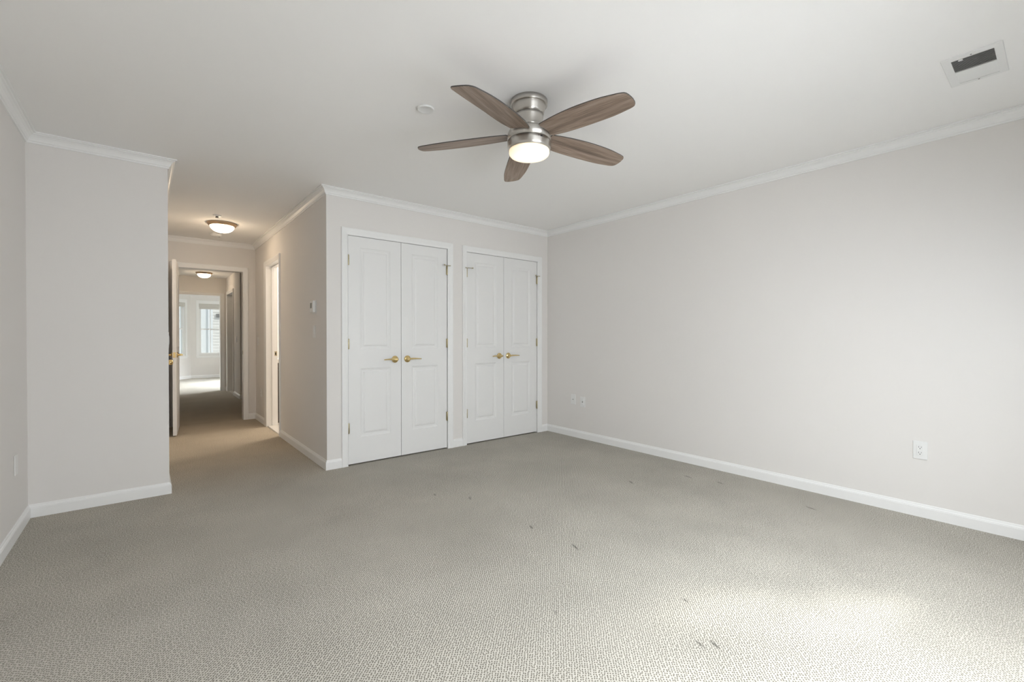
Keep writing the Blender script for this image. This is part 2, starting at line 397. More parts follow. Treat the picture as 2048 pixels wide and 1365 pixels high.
slab_x('wall_bay_shoulder', 14.5, 14.62, 2.83, 3.72, Z2)
slab_x('wall_bay_corner', 14.1, 14.22, -0.72, 0.10, Z2)
slab_y('wall_bay_jog', 0.0, 0.10, 14.22, 14.5, Z2)

def plane(name, pts, z0, z1, m, label=None):
    b = MB(); b.prism(pts, z0, z1); return struct(b.build(name, m), label)
plane('floor', [(XL-TH, YW-TH), (XR+TH, YW-TH), (XR+TH, YC+.75), (XK, YC+.75), (XK, YB+.055), (XS-TH, YB+.055), (XS-TH, YS+TH), (XL-TH, YS+TH)], -0.1, 0, 'carpet', 'beige grey loop pile carpet of the bedroom and hall')
plane('floor', [(0.0, YB+.06), (XK, YB+.06), (XK, YB+TH), (3.12, YB+TH), (3.12, 9.62), (XH+.01, 9.62), (XH+.01, Y2-.1), (3.72, Y2+.06), (3.72, 14.7), (2.83, 14.7), (1.95, 15.55), (0.98, 15.55), (-.1, 14.6), (-.72, 14.2), (-.72, Y2), (0.0, Y2)], -0.1, 0, 'carpet', 'beige grey loop pile carpet beyond the hall door')
plane('floor', [(XK, YC+.75), (3.12, YC+.75), (3.12, YB+TH), (XK, YB+TH)], -0.1, 0.004, 'tile', 'pale tile floor of the side bathroom')
plane('floor', [(XH+.01, 9.62), (3.0, 9.62), (3.0, Y2), (XH+.01, Y2)], -0.1, 0.004, 'tile', 'pale floor of the room off the far corridor')
plane('ceiling', [(XL-TH, YW-TH), (XR+TH, YW-TH), (XR+TH, YC+.75), (3.12, YC+.75), (3.12, YB+TH), (XS-TH, YB+TH), (XS-TH, YS+TH), (XL-TH, YS+TH)], ZC, ZC+.12, 'ceiling', 'smooth white ceiling of the bedroom and hall')
plane('ceiling', [(0.0, YB+TH), (3.12, YB+TH), (3.12, Y2), (3.72, Y2), (3.72, 15.6), (-.75, 15.6), (-.75, Y2), (0.0, Y2)], Z2, Z2+.12, 'ceiling', 'white ceiling beyond the hall door')

# ------------------------------------------------------------------ mitred mouldings
CP, CDR, HB = 0.0545, 0.0640, 0.083
CROWN = [(0,-CDR),(0.008,-CDR),(0.0095,-CDR+.006),(0.009,-CDR+.010),(0.014,-CDR+.013),(0.018,-.040),(0.024,-.028),(0.034,-.018),(0.043,-.0135),(0.044,-.009),(CP,-.008),(CP,0),(0,0)]
BASE = [(0.0,0),(0.013,0),(0.013,.060),(0.0115,.0625),(0.0115,.066),(0.007,.073),(0.0055,.080),(0.003,HB),(0,HB)]
def mould(p0, p1, n, prof, m0, m1, z=0.0):
    p0 = Vector((*p0, 0)); p1 = Vector((*p1, 0)); n = Vector((*n, 0)).normalized(); d = (p1-p0).normalized(); k = len(prof)
    vs = []
    for a, b_ in prof: vs.append(p0 + n*a + d*a*m0 + Vector((0,0,z+b_)))
    for a, b_ in prof: vs.append(p1 + n*a - d*a*m1 + Vector((0,0,z+b_)))
    fs = [list(range(k)), list(range(k,2*k))[::-1]] + [(i, k+i, k+(i+1)%k, (i+1)%k) for i in range(k)]
    return [tuple(v) for v in vs], fs
def run(name, segs, prof, z, m='trim', label=None):
    b = MB()
    for s_ in segs: b.add(*mould(*s_[:3], prof, *s_[3:], z))
    return struct(b.build(name, m), label)
e = 0.0005
run('trim_1', [((XL,YW),(XL,YS),(1,0),1,1)], CROWN, ZC-e, label='crown moulding over the left wall')
run('trim_2', [((XL,YS),(XS,YS),(0,-1),1,-1)], CROWN, ZC-e, label='crown moulding over the wall stub')
run('trim_3', [((XS,YS),(XS,YB),(1,0),-1,1)], CROWN, ZC-e, label='crown moulding on the left side of the hall')
run('trim_4', [((XS,YB),(XK,YB),(0,-1),1,1)], CROWN, ZC-e, label='crown moulding over the hall door')
run('trim_5', [((XK,YB),(XK,YC),(-1,0),1,-1)], CROWN, ZC-e, label='crown moulding on the right side of the hall')
run('trim_6', [((XK,YC),(XR,YC),(0,-1),-1,1)], CROWN, ZC-e, label='crown moulding over the closet doors')
run('trim_7', [((XR,YC),(XR,YW),(-1,0),1,1)], CROWN, ZC-e, label='crown moulding over the right wall')
run('trim_8', [((XR,YW),(XL,YW),(0,1),1,1)], CROWN, ZC-e, label='crown moulding over the window wall')
CW = 0.0575   # casing width
run('baseboard_left', [((XL,YW),(XL,YS),(1,0),1,1)], BASE, 0)
run('baseboard_stub', [((XL,YS),(XS,YS),(0,-1),1,-1)], BASE, 0)
run('baseboard_hall_left', [((XS,YS),(XS,4.68),(1,0),-1,0), ((XS,5.62),(XS,YB),(1,0),0,1)], BASE, 0)
run('baseboard_hall_end', [((XS,YB),(ENT[0]-.08,YB),(0,-1),1,0), ((ENT[1]+.063,YB),(XK,YB),(0,-1),0,1)], BASE, 0)
run('baseboard_hall_right', [((XK,YB),(XK,6.553),(-1,0),1,0), ((XK,5.701-.004),(XK,YC),(-1,0),0,-1)], BASE, 0)
run('baseboard_back', [((XK,YC),(1.339,YC),(0,-1),-1,0), ((2.477,YC),(2.595,YC),(0,-1),0,0), ((3.731,YC),(XR,YC),(0,-1),0,1)], BASE, 0)
run('baseboard_right', [((XR,YC),(XR,YW),(-1,0),1,1)], BASE, 0)
run('baseboard_window_side', [((XR,YW),(XL,YW),(0,1),1,1)], BASE, 0)
run('baseboard_corridor', [((XH,Y2),(XH,11.33),(-1,0),1,0), ((XH,10.38),(XH,9.62),(-1,0),0,-1), ((XH,9.62),(3.0,9.62),(0,-1),-1,0), ((1.34,Y2),(XH,Y2),(0,-1),0,1)], BASE, 0)
t = math.tan(R(22.5))
run('baseboard_bay', [((0.10,14.5),(1.0,15.4),(1,-1),0,t), ((1.0,15.4),(1.93,15.4),(0,-1),t,t), ((1.93,15.4),(2.83,14.5),(-1,-1),t,0)], BASE, 0)

CASE = [(0,0),(0,.011),(.006,.013),(.010,.0115),(.022,.0125),(.040,.017),(.052,.018),(1,.014),(1,0)]   # w (1 = full width), t
def casing(mapf, u0, u1, zt, w, wtop=None, name='casing', parent=None, wl=None, wr=None):
    """door casing swept up, over and down; mapf(u, t, z) -> xyz"""
    wl = wl or w; wr = wr or w; wtop = wtop or w; b = MB()
    k = len(CASE); rows = []
    for (su, sz) in ((0,0),(0,1),(1,1),(1,0)):
        row = []
        for a, tt in CASE:
            ww = (wl if su == 0 else wr); dl = (ww if a == 1 else a*ww/.0575); dt = (wtop if a == 1 else a*wtop/.0575)
            u = (u0 - dl) if su == 0 else (u1 + dl)
            z = (zt + dt) if sz else 0.0
            row.append(mapf(u, tt, z))
        rows.append(row)
    vs = sum(rows, []); fs = []
    for j in range(3):
        fs += [(j*k+i, j*k+(i+1)%k, (j+1)*k+(i+1)%k, (j+1)*k+i) for i in range(k)]
    fs += [list(range(k)), list(range(3*k, 4*k))[::-1]]
    b.add(vs, fs)
    return b.build(name, 'trim', parent)
def jamb(mapf, u0, u1, zt, depth, parent, stop=None, name='jamb'):
    """lining of the opening: u0..u1 clear width, depth through the wall; mapf(u, t, z), t negative goes into the wall"""
    b = MB(); g = G - 0.001
    def bx(ua, ub, ta, tb, za, zb):
        c = [mapf(u, t_, z) for u in (ua, ub) for t_ in (ta, tb) for z in (za, zb)]
        b.box(min(p[0] for p in c), max(p[0] for p in c), min(p[1] for p in c), max(p[1] for p in c), min(p[2] for p in c), max(p[2] for p in c))
    bx(u0-g, u0, 0, -depth, 0.001, zt); bx(u1, u1+g, 0, -depth, 0.001, zt); bx(u0-g, u1+g, 0, -depth, zt, zt+g)
    if stop is not None:
        bx(u0, u0+.011, -stop, -stop-.03, 0.001, zt); bx(u1-.011, u1, -stop, -stop-.03, 0.001, zt); bx(u0+.011, u1-.011, -stop, -stop-.03, zt-.011, zt)
    return b.build(name, 'trim', parent)

def leaf_mesh(w, h, th, panels, both=True):
    """panelled door leaf, x 0..w, y 0..th, z 0..h; panels (x0,x1,z0,z1) pressed into the faces"""
    b = MB()
    def face(y, s_):
        xs = sorted({0, w} | {p[0] for p in panels} | {p[1] for p in panels}); zs = sorted({0, h} | {p[2] for p in panels} | {p[3] for p in panels})
        for i in range(len(xs)-1):
            for j in range(len(zs)-1):
                if any(abs(p[0]-xs[i]) < 1e-6 and abs(p[2]-zs[j]) < 1e-6 for p in panels): continue
                b.add([(xs[i],y,zs[j]),(xs[i+1],y,zs[j]),(xs[i+1],y,zs[j+1]),(xs[i],y,zs[j+1])], [(0,1,2,3)])
        for (x0,x1,z0,z1) in panels:
            loops = [(0,0),(.006,.0045),(.012,.0055),(.017,.0085),(.030,.0088),(.036,.0045),(.047,.0015)]
            ring = [[(x0+a,y+s_*d,z0+a),(x1-a,y+s_*d,z0+a),(x1-a,y+s_*d,z1-a),(x0+a,y+s_*d,z1-a)] for a,d in loops]
            for r0, r1 in zip(ring, ring[1:]):
                b.add(r0+r1, [(i,(i+1)%4,4+(i+1)%4,4+i) for i in range(4)])
            b.add(ring[-1], [(0,1,2,3)])
    face(0, 1)
    if both: face(th, -1)
    else: b.add([(0,th,0),(w,th,0),(w,th,h),(0,th,h)], [(0,3,2,1)])
    b.add([(0,0,0),(0,th,0),(0,th,h),(0,0,h)], [(0,1,2,3)]); b.add([(w,0,0),(w,th,0),(w,th,h),(w,0,h)], [(0,3,2,1)])
    b.add([(0,0,0),(w,0,0),(w,th,0),(0,th,0)], [(0,3,2,1)]); b.add([(0,0,h),(w,0,h),(w,th,h),(0,th,h)], [(0,1,2,3)])
    return b

def lever(x, z, sgn, y=0.0, out=-1, drop=0.0):
    """brass lever on a face whose outward normal is out*Y, pointing along sgn*X"""
    b = MB()
    def L_(prof): b.lathe([(r, out*d) for r, d in prof], 28, (x, y, z), 'Y')
    L_([(0.0335,0.0),(0.0335,0.004),(0.031,0.008),(0.024,0.011),(0.015,0.014),(0.0125,0.020),(0.0125,0.040)])
    pts = []; rad = []
    for i in range(13):
        q = i/12; pts.append((x + sgn*(-0.012 + 0.137*q), y + out*(0.046 - 0.008*math.sin(q*math.pi) + .004*q), z + 0.003*math.sin(q*3.1) - drop*q))
        rad.append(0.0135*(1 - .55*q) if q > .1 else .0145)
    b.tube(pts, rad, 14, .75)
    return b

def hinge_mesh(x, z, y=0.0):
    b = MB(); b.lathe([(.0055,-.047),(.0065,-.045),(.0065,.045),(.0055,.047)], 12, (x, y-.0075, z))
    b.box(x-.011, x+.011, y-.0035, y-.0005, z-.044, z+.044)
    return b

def closet(name, x0, x1, stops, label, ll, lr):
    root = struct(empty(name, (x0, YC, 0)), label)
    mp = lambda u, t_, z: (u, -t_, z)
    w = x1 - x0
    casing(mp, 0, w, 2.052, .0565, .063, parent=root, wr=.0615 if x0 < 2 else .069, wl=.0555 if x0 < 2 else .052)
    jamb(mp, 0, w, 2.0545, TH, root)
    lw = (w - .006*2 - .004)/2; lh = 2.037
    for i, (lx, lab) in enumerate(((.006, ll), (.006+lw+.004, lr))):
        st = .110
        pn = [(st, lw-st+.004, .232, .852), (st, lw-st+.004, 1.022, 1.940)]
        lf = leaf_mesh(lw, lh, .035, pn, False).build('door_leaf', 'door', root, loc=(lx, .002, .0125))
        hx = 0.0 if i == 0 else lw; kx = lw - .062 if i == 0 else .062
        hb = lever(kx, .937-.0125, -1 if i == 0 else 1).build('lever_handle', 'brass', lf)
        for hz in (1.832, 1.086, .335):
            hinge_mesh(hx + (-.001 if i == 0 else .001), hz-.0125, -.001).build('hinge', 'brass_old', lf)
        if stops[i]:
            s_ = 1 if i == 0 else -1; b = MB(); zz = 1.832+.047-.0125
            b.lathe([(.010,0),(.010,.004)], 14, (hx, -.009, zz))
            b.tube([(hx, -.010, zz+.002), (hx+s_*.045, -.040, zz+.001)], [.0032,.0032], 8)
            b.tube([(hx+s_*.043, -.039, zz+.001), (hx+s_*.056, -.047, zz+.001)], [.0065,.0065], 10)
            b.tube([(hx, -.010, zz+.002), (hx-s_*.030, -.030, zz+.001)], [.0032,.0045], 8)
            b.build('hinge_stop', 'brass_old', lf)
        cx = lw - .085 if i == 0 else .030
        MB().box(cx, cx+.052, .001, .020, lh+.0002, lh+.0036).build('ball_catch', 'grey_metal', lf)
    return root
closet('door_1', D1[0], D1[1], (False, True), 'white double closet doors beside the hall corner', '', '')
closet('door_2', D2[0], D2[1], (True, True), 'white double closet doors next to the room corner', '', '')
# dark closet interiors need no lining: wall_closet_back closes them

# --- entry door, standing open into the hall
root = struct(empty('door_3', (ENT[0], YB, 0)), 'white panelled hall door standing open')
mp = lambda u, t_, z: (u, -t_, z)
casing(mp, 0, ENT[1]-ENT[0], 2.050, .079, .064, parent=root, wr=.062)
jamb(mp, 0, ENT[1]-ENT[0], 2.052, TH, root)
jx = ENT[1]-ENT[0]
q = MB().box(jx-.0025, jx-.0003, .010, .034, .905, .965).build('strike_plate', 'brass_old', root)
MB().box(jx-.0032, jx-.0026, .016, .028, .920, .950).build('latch_hole', 'dark', q)
lw = .715
# leaf local: x from hinge to free edge
pn = [(.11, .33, .23, .85), (.385, lw-.11, .23, .85), (.11, .33, 1.02, 1.93), (.385, lw-.11, 1.02, 1.93)]
lf = leaf_mesh(lw, 2.032, .036, pn, True).build('door_leaf', 'door', root, loc=(-.024, -.020, .012), rot=(0, 0, R(-95.0)))
# rotated -95: local +x points to -Y (and slightly -X); local +y points to +X
lever(lw-.062, .930, -1, 0.0, -1).build('lever_handle', 'brass', lf)
lever(lw-.062, .930, -1, .036, 1).build('lever_handle', 'brass', lf)
MB().box(lw-.0002, lw+.0018, .006, .030, .90, .96).build('latch_plate', 'brass', lf)
for hz in (1.82, 1.07, .32):
    MB().lathe([(.0065,-.045),(.0065,.045)], 12, (-.004, -.005, hz)).build('hinge', 'brass_old', lf)

# --- doorway to the side bathroom
root = struct(empty('door_4', (XK, BATH[0], 0)), 'white cased doorway to the side bathroom')
mp = lambda u, t_, z: (-t_, u, z)
casing(mp, 0, BATH[1]-BATH[0], 2.050, .05, .064, parent=root, wr=.104, wl=.043)
jamb(mp, 0, BATH[1]-BATH[0], 2.052, TH+.004, root, stop=.055)
q = MB().box(.086, .116, BATH[1]-BATH[0]-.0025, BATH[1]-BATH[0]-.0003, .905, .965).build('strike_plate', 'brass_old', root)
MB().box(.092, .106, BATH[1]-BATH[0]-.0032, BATH[1]-BATH[0]-.0026, .918, .950).build('latch_hole', 'dark', q)
MB().box(.004, TH+.03, 0.003, BATH[1]-BATH[0]-.003, .0045, .012).build('threshold', 'tile', root, bevel=.002)

# --- closet door in the left side of the hall (only its knob shows)
root = struct(empty('door_5', (XS, 4.75, 0)), 'closet door in the left side of the hall')
mp = lambda u, t_, z: (t_, u, z)
casing(mp, 0, .80, 2.050, .0575, .063, parent=root)
jamb(mp, 0, .80, 2.052, TH, root)
lf = leaf_mesh(.79, 2.035, .035, [(.11, .36, .23, .85), (.43, .68, .23, .85), (.11, .36, 1.02, 1.93), (.43, .68, 1.02, 1.93)], False).build('door_leaf', 'door', root, loc=(-.004, .005, .012), rot=(0, 0, R(90)))
MB().lathe([(.030,0),(.030,-.006),(.014,-.010),(.012,-.028),(.020,-.046),(.0265,-.060),(.024,-.076),(.012,-.083)], 24, (.745, 0, .890), 'Y').build('knob', 'brass', lf)

# --- second doorway and corridor side doorway
root = struct(empty('door_6', (.45, Y2, 0)), 'white cased doorway to the bright bay room')
mp = lambda u, t_, z: (u, -t_, z)
casing(mp, 0, .812, 2.034, .076, .060, parent=root); jamb(mp, 0, .812, 2.036-.0015, TH, root)
root = struct(empty('door_7', (XH, 10.46, 0)), 'white cased side doorway off the far corridor')
mp = lambda u, t_, z: (-t_, u, z)
casing(mp, 0, .79, 2.050, .075, .063, parent=root); jamb(mp, 0, .79, 2.052, TH, root)
leaf_mesh(.78, 2.035, .035, [(.11,.35,.23,.85),(.43,.67,.23,.85),(.11,.35,1.02,1.93),(.43,.67,1.02,1.93)], True).build('door_leaf', 'door', root, loc=(.13, .75, .012), rot=(0,0,R(-12)))

# ------------------------------------------------------------------ windows
def window(name, loc, ang, w, z0, z1, label, mull=True, shade=0.0, wood='trim'):
    """double-hung window in a hole w wide (local x 0..w), room side at -y, outside at +y"""
    root = struct(empty(name, loc, ang), label)
    c = MB(); cw = .062
    for bx in ((-cw, -.001, -.016, 0, z0-.02, z1+.09), (w+.001, w+cw, -.016, 0, z0-.02, z1+.09), (-.001, w+.001, -.016, 0, z1+.001, z1+.09)): c.box(*bx)
    c.build('casing', 'trim', root, bevel=.003)
    s_ = MB(); s_.box(-cw-.02, w+cw+.02, -.045, 0.0, z0-.038, z0-.018); s_.box(-cw, w+cw, -.014, 0, z0-.085, z0-.038)
    s_.build('sill', 'trim', root, bevel=.003)
    mid = (z0+z1)/2
    f = MB(); t_ = .03
    for bx in ((0.001, t_*.6, .01, .10, z0, z1), (w-t_*.6, w-.001, .01, .10, z0, z1), (t_*.6, w-t_*.6, .01, .10, z1-.02, z1-.001), (t_*.6, w-t_*.6, .01, .10, z0+.001, z0+.02)): f.box(*bx)
    f.build('frame', 'trim', root)
    for k, (a, b_, y) in enumerate(((z0+.021, mid+.015, .035), (mid-.015, z1-.021, .065))):
        g = MB(); x0, x1 = t_*.6+.002, w-t_*.6-.002
        g.box(x0, x0+.032, y, y+.025, a, b_); g.box(x1-.032, x1, y, y+.025, a, b_); g.box(x0+.032, x1-.032, y, y+.025, a, a+.034); g.box(x0+.032, x1-.032, y, y+.025, b_-.030, b_)
        if mull: g.box(w/2-.008, w/2+.008, y+.004, y+.021, a+.034, b_-.030)
        s2 = g.build('sash', 'trim', root)
        MB().box(x0+.030, x1-.030, y+.010, y+.013, a+.030, b_-.028).build('pane', 'pane', s2)
    if mull: MB().box(w/2-.03, w/2+.03, .022, .034, mid+.001, mid+.012).build('sash_lock', 'trim', root)
    return root
window('window_1', (1.19, 15.4, 0), 0, .55, *WZ, 'double-hung window in the middle of the far bay')
d45 = math.sqrt(.5)
window('window_2', (0.10+(1.273-.74)*d45, 14.5+(1.273-.74)*d45, 0), R(45), .55, *WZ, 'double-hung window in the angled left side of the far bay')
window('window_3', (1.93+.19*d45, 15.4-.19*d45, 0), R(-45), .55, *WZ, 'double-hung window in the angled right side of the far bay')
window('window_4', (3.46, YW, 0), R(180), .60, .90, 2.02, 'double-hung window in the window wall near the right corner', mull=False)
window('added_window_5', (2.40, YW, 0), R(180), 1.70, .77, 2.07, 'wide window added in the unseen window wall for fill light', mull=False)  # made-up window behind the camera, there to carry the wide fill strips
window('added_window_6', (3.60, 14.1, 0), R(-90), 1.40, .70, 2.10, 'window added out of view in the right wall of the far room for fill light', mull=False)  # made-up window, hidden from the camera, to brighten the far room

def shade(loc, ang, w, z, label, drop=.06):
    r = tag(empty('roller_shade', (*loc, z), ang), label, 'window shade')
    MB().box(.004, w-.004, .012, .034, -.092, -.003).build('cassette', 'shade', r, bevel=.004)
    MB().box(.012, w-.012, .020, .024, -.092-drop, -.092).build('fabric', 'shade', r)
    return r
shade((1.19, 15.385), 0, .55, WZ[1], 'grey roller shade rolled up in the middle bay window')
o_ = (0.10+(1.273-.74)*d45+.0106, 14.5+(1.273-.74)*d45-.0106)
shade(o_, R(45), .55, WZ[1], 'grey roller shade rolled up in the angled left bay window', .02)
# unseen shade added to keep the sun out at the added wide window
r = tag(empty('roller_shade', (.70, YW, 2.07)), 'white roller shade added to block the sun at the added wide window', 'window shade')
MB().box(.004, 1.696, -.035, -.034, -1.298, -.04).build('fabric', 'plastic', r)
MB().lathe([(.018, .004), (.018, 1.696)], 20, (0, -.034+.0, -.022), 'X').build('roller', 'plastic', r)

# ------------------------------------------------------------------ outside, seen through the bay windows
nb = tag(empty('neighbour_house', (1.05, 19.0, -3)), 'pale house with lap siding seen through the bay window', 'house')
MB().box(-6, 0.70, 0, 4, 0, 9).build('wall', 'facade', nb)
sd = MB()
for k in range(80):
    z = k*.105; sd.add([(.80,-.02,z),(5.5,-.02,z),(5.5,-.045,z),(.80,-.045,z),(.80,-.02,z+.105),(5.5,-.02,z+.105),(5.5,-.030,z+.105),(.80,-.030,z+.105)],
                       [(0,3,2,1),(4,5,6,7),(0,1,5,4),(1,2,6,5),(2,3,7,6),(3,0,4,7)])
sd.box(.80, 5.5, -.02, 4, 0, 9)
sd.build('siding', 'siding', nb)
MB().box(.68, .82, -.06, 0, 0, 9).build('corner_board', 'trim', nb)
wf = MB(); x0, x1, z0, z1 = .05, .40, 2.9, 4.6
wf.box(x0, x0+.05, -.05, 0, z0, z1); wf.box(x1-.05, x1, -.05, 0, z0, z1); wf.box(x0, x1, -.05, 0, z1-.05, z1); wf.box(x0, x1, -.05, 0, z0, z0+.05); wf.box(x0, x1, -.05, 0, 3.85, 3.90)
w_ = wf.build('window', 'trim', nb)
MB().box(x0+.05, x1-.05, -.02, -.005, z0+.05, z1-.05).build('pane', 'window_grey', w_)
MB().box(.92, 1.32, -.10, -.046, 4.86, 4.98).build('vent_louver', 'grey_metal', nb)
MB().box(-6.2, 5.7, -.35, 4.2, 6.2, 6.4).build('eave', 'trim', nb)
gr = MB(); gr.box(-20, 24, 15.7, 45, -3.2, -3.0); struct(gr.build('ground', 'facade'), 'paved ground outside')

# ------------------------------------------------------------------ ceiling fan
FX, FY = 1.640, 1.862
fan = tag(empty('ceiling_fan', (FX, FY, ZC)), 'five-blade ceiling fan with brushed nickel body, brown wood blades and lit frosted disc', 'ceiling fan')
def zz(prof): return [(r, z-ZC) for r, z in prof]
MB().lathe(zz([(.092,ZC-.0006),(.1002,ZC-.0006),(.1002,2.4125),(.0992,2.4108),(.0975,2.4108)]), 72).build('canopy_ring', 'nickel', fan)
MB().lathe(zz([(.0976,2.4112),(.0885,2.4112),(.0885,2.4095)]), 72, cap=False).build('seam_ring', 'black', fan)
MB().lathe(zz([(.080,2.411),(.0895,2.411),(.0900,2.4085),(.0872,2.395),(.0825,2.374),(.0792,2.3595),(.070,2.3595)]), 72).build('canopy', 'nickel', fan)
MB().lathe(zz([(.0775,2.3596),(.0775,2.3572)]), 72).build('seam_ring', 'black', fan)
MB().lathe(zz([(.070,2.3572),(.0790,2.3572),(.0772,2.345),(.0752,2.325),(.0752,2.310),(.0772,2.296),(.0810,2.287),(.070,2.287)]), 72).build('neck', 'nickel', fan)
MB().lathe(zz([(.0795,2.2872),(.0795,2.2842)]), 72).build('seam_ring', 'black', fan)
MB().lathe(zz([(.070,2.2842),(.0815,2.2842),(.088,2.2825),(.098,2.2785),(.109,2.2710),(.1160,2.2600),(.1190,2.245),(.1194,2.217),(.115,2.217)]), 72).build('motor_housing', 'nickel', fan)
MB().lathe(zz([(.1160,2.2172),(.1160,2.2140)]), 72).build('seam_ring', 'black', fan)
lk = MB().lathe(zz([(.110,2.2140),(.1194,2.2140),(.1192,2.200),(.1178,2.180),(.1158,2.1665),(.108,2.1665)]), 72).build('light_kit', 'nickel', fan)
# the dark set-screw window seen on the drum
gl = MB().lathe([(.108,0.0),(.1108,-.001),(.1108,-.012),(.1085,-.020),(.103,-.0265),(.092,-.030),(.060,-.0325),(.010,-.0335)], 72).build('glass_disc', 'fan_glass', fan, loc=(0,0,2.1668-ZC))
a0 = math.atan2(-FY, -FX) + R(33)     # towards the camera, a little to the right
sw = MB(); sw.box(-.006, .006, -.0015, .0015, -.004, .004); sw.box(-.018, -.015, -.001, .001, -.0015, .0015); sw.box(.013, .016, -.001, .001, -.0015, .0015)
sw.build('set_screw', 'black', fan, loc=(.1192*math.cos(a0), .1192*math.sin(a0), 2.2055-ZC), rot=(0, 0, a0+R(90)))
# blade outline from root (u = .115) to tip
UK = [.118, .15, .20, .26, .33, .40, .46, .52, .56, .592]
BLADE = dict(
    L=([.118, .18, .25, .35, .44, .51, .592], [-.055, -.065, -.074, -.0800, -.0785, -.0730, -.0590]),
    T=([.118, .20, .27, .38, .50, .592], [.060, .071, .0745, .0755, .0720, .0600]),
    tip=[(.607, -.0545), (.619, -.0500), (.6270, -.042), (.6320, -.028), (.6345, -.008), (.6345, .010), (.6315, .028), (.626, .042), (.618, .0510), (.606, .0565)])
SKEWED = dict(
    L=([.118, .20, .37, .49, .592], [-.056, -.0735, -.0830, -.0925, -.0985]),
    T=([.118, .18, .25, .35, .44, .51, .592], [.059, .071, .0765, .0755, .0670, .0550, .0285]),
    tip=[(.603, -.0975), (.6125, -.0935), (.6175, -.086), (.6195, -.070), (.6205, -.050), (.6205, -.030), (.6195, -.010), (.616, .004), (.609, .0155), (.601, .0235)])
def lerp(u, tab):
    xs, ys = tab
    # smooth (cosine-free Catmull style) interpolation between the measured stations
    for i in range(len(xs)-1):
        if u <= xs[i+1] + 1e-9:
            q = (u-xs[i])/(xs[i+1]-xs[i]); h = xs[i+1]-xs[i]
            m0 = (ys[i+1]-ys[i-1])/(xs[i+1]-xs[i-1]) if i > 0 else (ys[1]-ys[0])/(xs[1]-xs[0])
            m1 = (ys[i+2]-ys[i])/(xs[i+2]-xs[i]) if i+2 < len(xs) else (ys[-1]-ys[-2])/(xs[-1]-xs[-2])
            return (2*q**3-3*q**2+1)*ys[i] + (q**3-2*q**2+q)*h*m0 + (-2*q**3+3*q**2)*ys[i+1] + (q**3-q**2)*h*m1
    return ys[-1]
def blade_mesh(spec):
    us = [.118 + (.592-.118)*i/22 for i in range(23)]
    out = [(u, lerp(u, spec['L'])) for u in us] + list(spec['tip']) + [(u, lerp(u, spec['T'])) for u in reversed(us)]
    for k in range(1, 8):                      # concave root hugging the housing
        v = .060 - (.115*k/8); out.append((math.sqrt(max(.1215**2 - v*v, 0)), v))
    n = len(out); b = MB()
    b.add([(u, v, -.003) for u, v in out] + [(u, v, .003) for u, v in out], [list(range(n))[::-1], list(range(n, 2*n))] + [(i,(i+1)%n,n+(i+1)%n,n+i) for i in range(n)])
    return b
first = None
for k in range(5):
    th = R(-156.5 + 72*k)
    # local frame: x radial with 3.1 deg droop, y tangential pitched by -10.8 deg
    rx = Vector((math.cos(th), math.sin(th), -.054)).normalized()
    t0 = Vector((-math.sin(th), math.cos(th), 0)); p = R(-10.8)
    ty = t0*math.cos(p) + Vector((0,0,1))*math.sin(p); ty = (ty - rx*ty.dot(rx)).normalized(); nz = rx.cross(ty)
    mw = Matrix(((rx.x, ty.x, nz.x, 0), (rx.y, ty.y, nz.y, 0), (rx.z, ty.z, nz.z, 2.253-ZC), (0,0,0,1)))
    if k < 2:
        o = blade_mesh(SKEWED if k == 0 else BLADE).build('blade', 'wood', fan, bevel=.0008)
        o.data.materials.append(M['edge'])
        for p_ in o.data.polygons:
            if abs(p_.normal.z) < .5: p_.material_index = 1
        if k == 1: first = o
    else: o = first.copy(); COL.objects.link(o); o.parent = fan
    o.matrix_local = mw

# ------------------------------------------------------------------ flush lights
def flush(loc, r, label, m, power):
    f = tag(empty('flush_light', loc), label, 'ceiling light')
    MB().lathe([(r*.93, -.0005), (r, -.0005), (r*1.01, -.008), (r*.95, -.016), (r*.93, -.026), (r*.85, -.034), (r*.80, -.034)], 48).build('rim', 'copper', f)
    pr = [(r*.80, -.031)]
    for i in range(1, 10):
        a = i/9*math.pi/2; pr.append((max(r*.80*math.cos(a), .004), -.031 - .074*math.sin(a)))
    MB().lathe(pr, 48).build('glass_bowl', m, f)
    MB().lathe([(.003, -.104), (.006, -.1055), (.006, -.109), (.002, -.111)], 16).build('finial', 'copper', f)
    return f
flush((.690, 6.05, ZC), .148, 'lit flush ceiling light with copper rim in the hall', 'bowl', 10)
flush((.915, 10.69, Z2), .140, 'lit flush ceiling light with copper rim in the far corridor', 'bowl_far', 10)

# ------------------------------------------------------------------ ceiling plates
o = MB().lathe([(.046,-.0005),(.0475,-.003),(.0475,-.007),(.044,-.0095),(.038,-.0095),(.036,-.0082),(.002,-.0082)], 40).build('cover_plate', 'plastic', loc=(1.238, 2.289, ZC))
tag(o, 'round white cover plate on the bedroom ceiling beside the fan', 'cover plate')
sp = tag(empty('fire_sprinkler', (.602, 5.68, ZC)), 'small white fire sprinkler on the hall ceiling in front of the lamp', 'sprinkler')
MB().lathe([(.040,-.0005),(.040,-.003),(.030,-.010),(.018,-.012)], 32).build('escutcheon', 'plastic', sp)
MB().lathe([(.014,-.012),(.012,-.022),(.016,-.024),(.016,-.027),(.002,-.027)], 20).build('sprinkler_head', 'grey_metal', sp)
sm = tag(empty('smoke_detector', (.700, 6.70, ZC)), 'round white smoke detector on the hall ceiling behind the lamp', 'smoke detector')
MB().lathe([(.066,-.0005),(.066,-.012),(.060,-.030),(.045,-.036),(.002,-.036)], 40).build('housing', 'plastic', sm)
MB().lathe([(.006,0),(.006,-.003)], 12, (.03, -.02, -.0362)).build('test_button', 'grey_metal', sm)

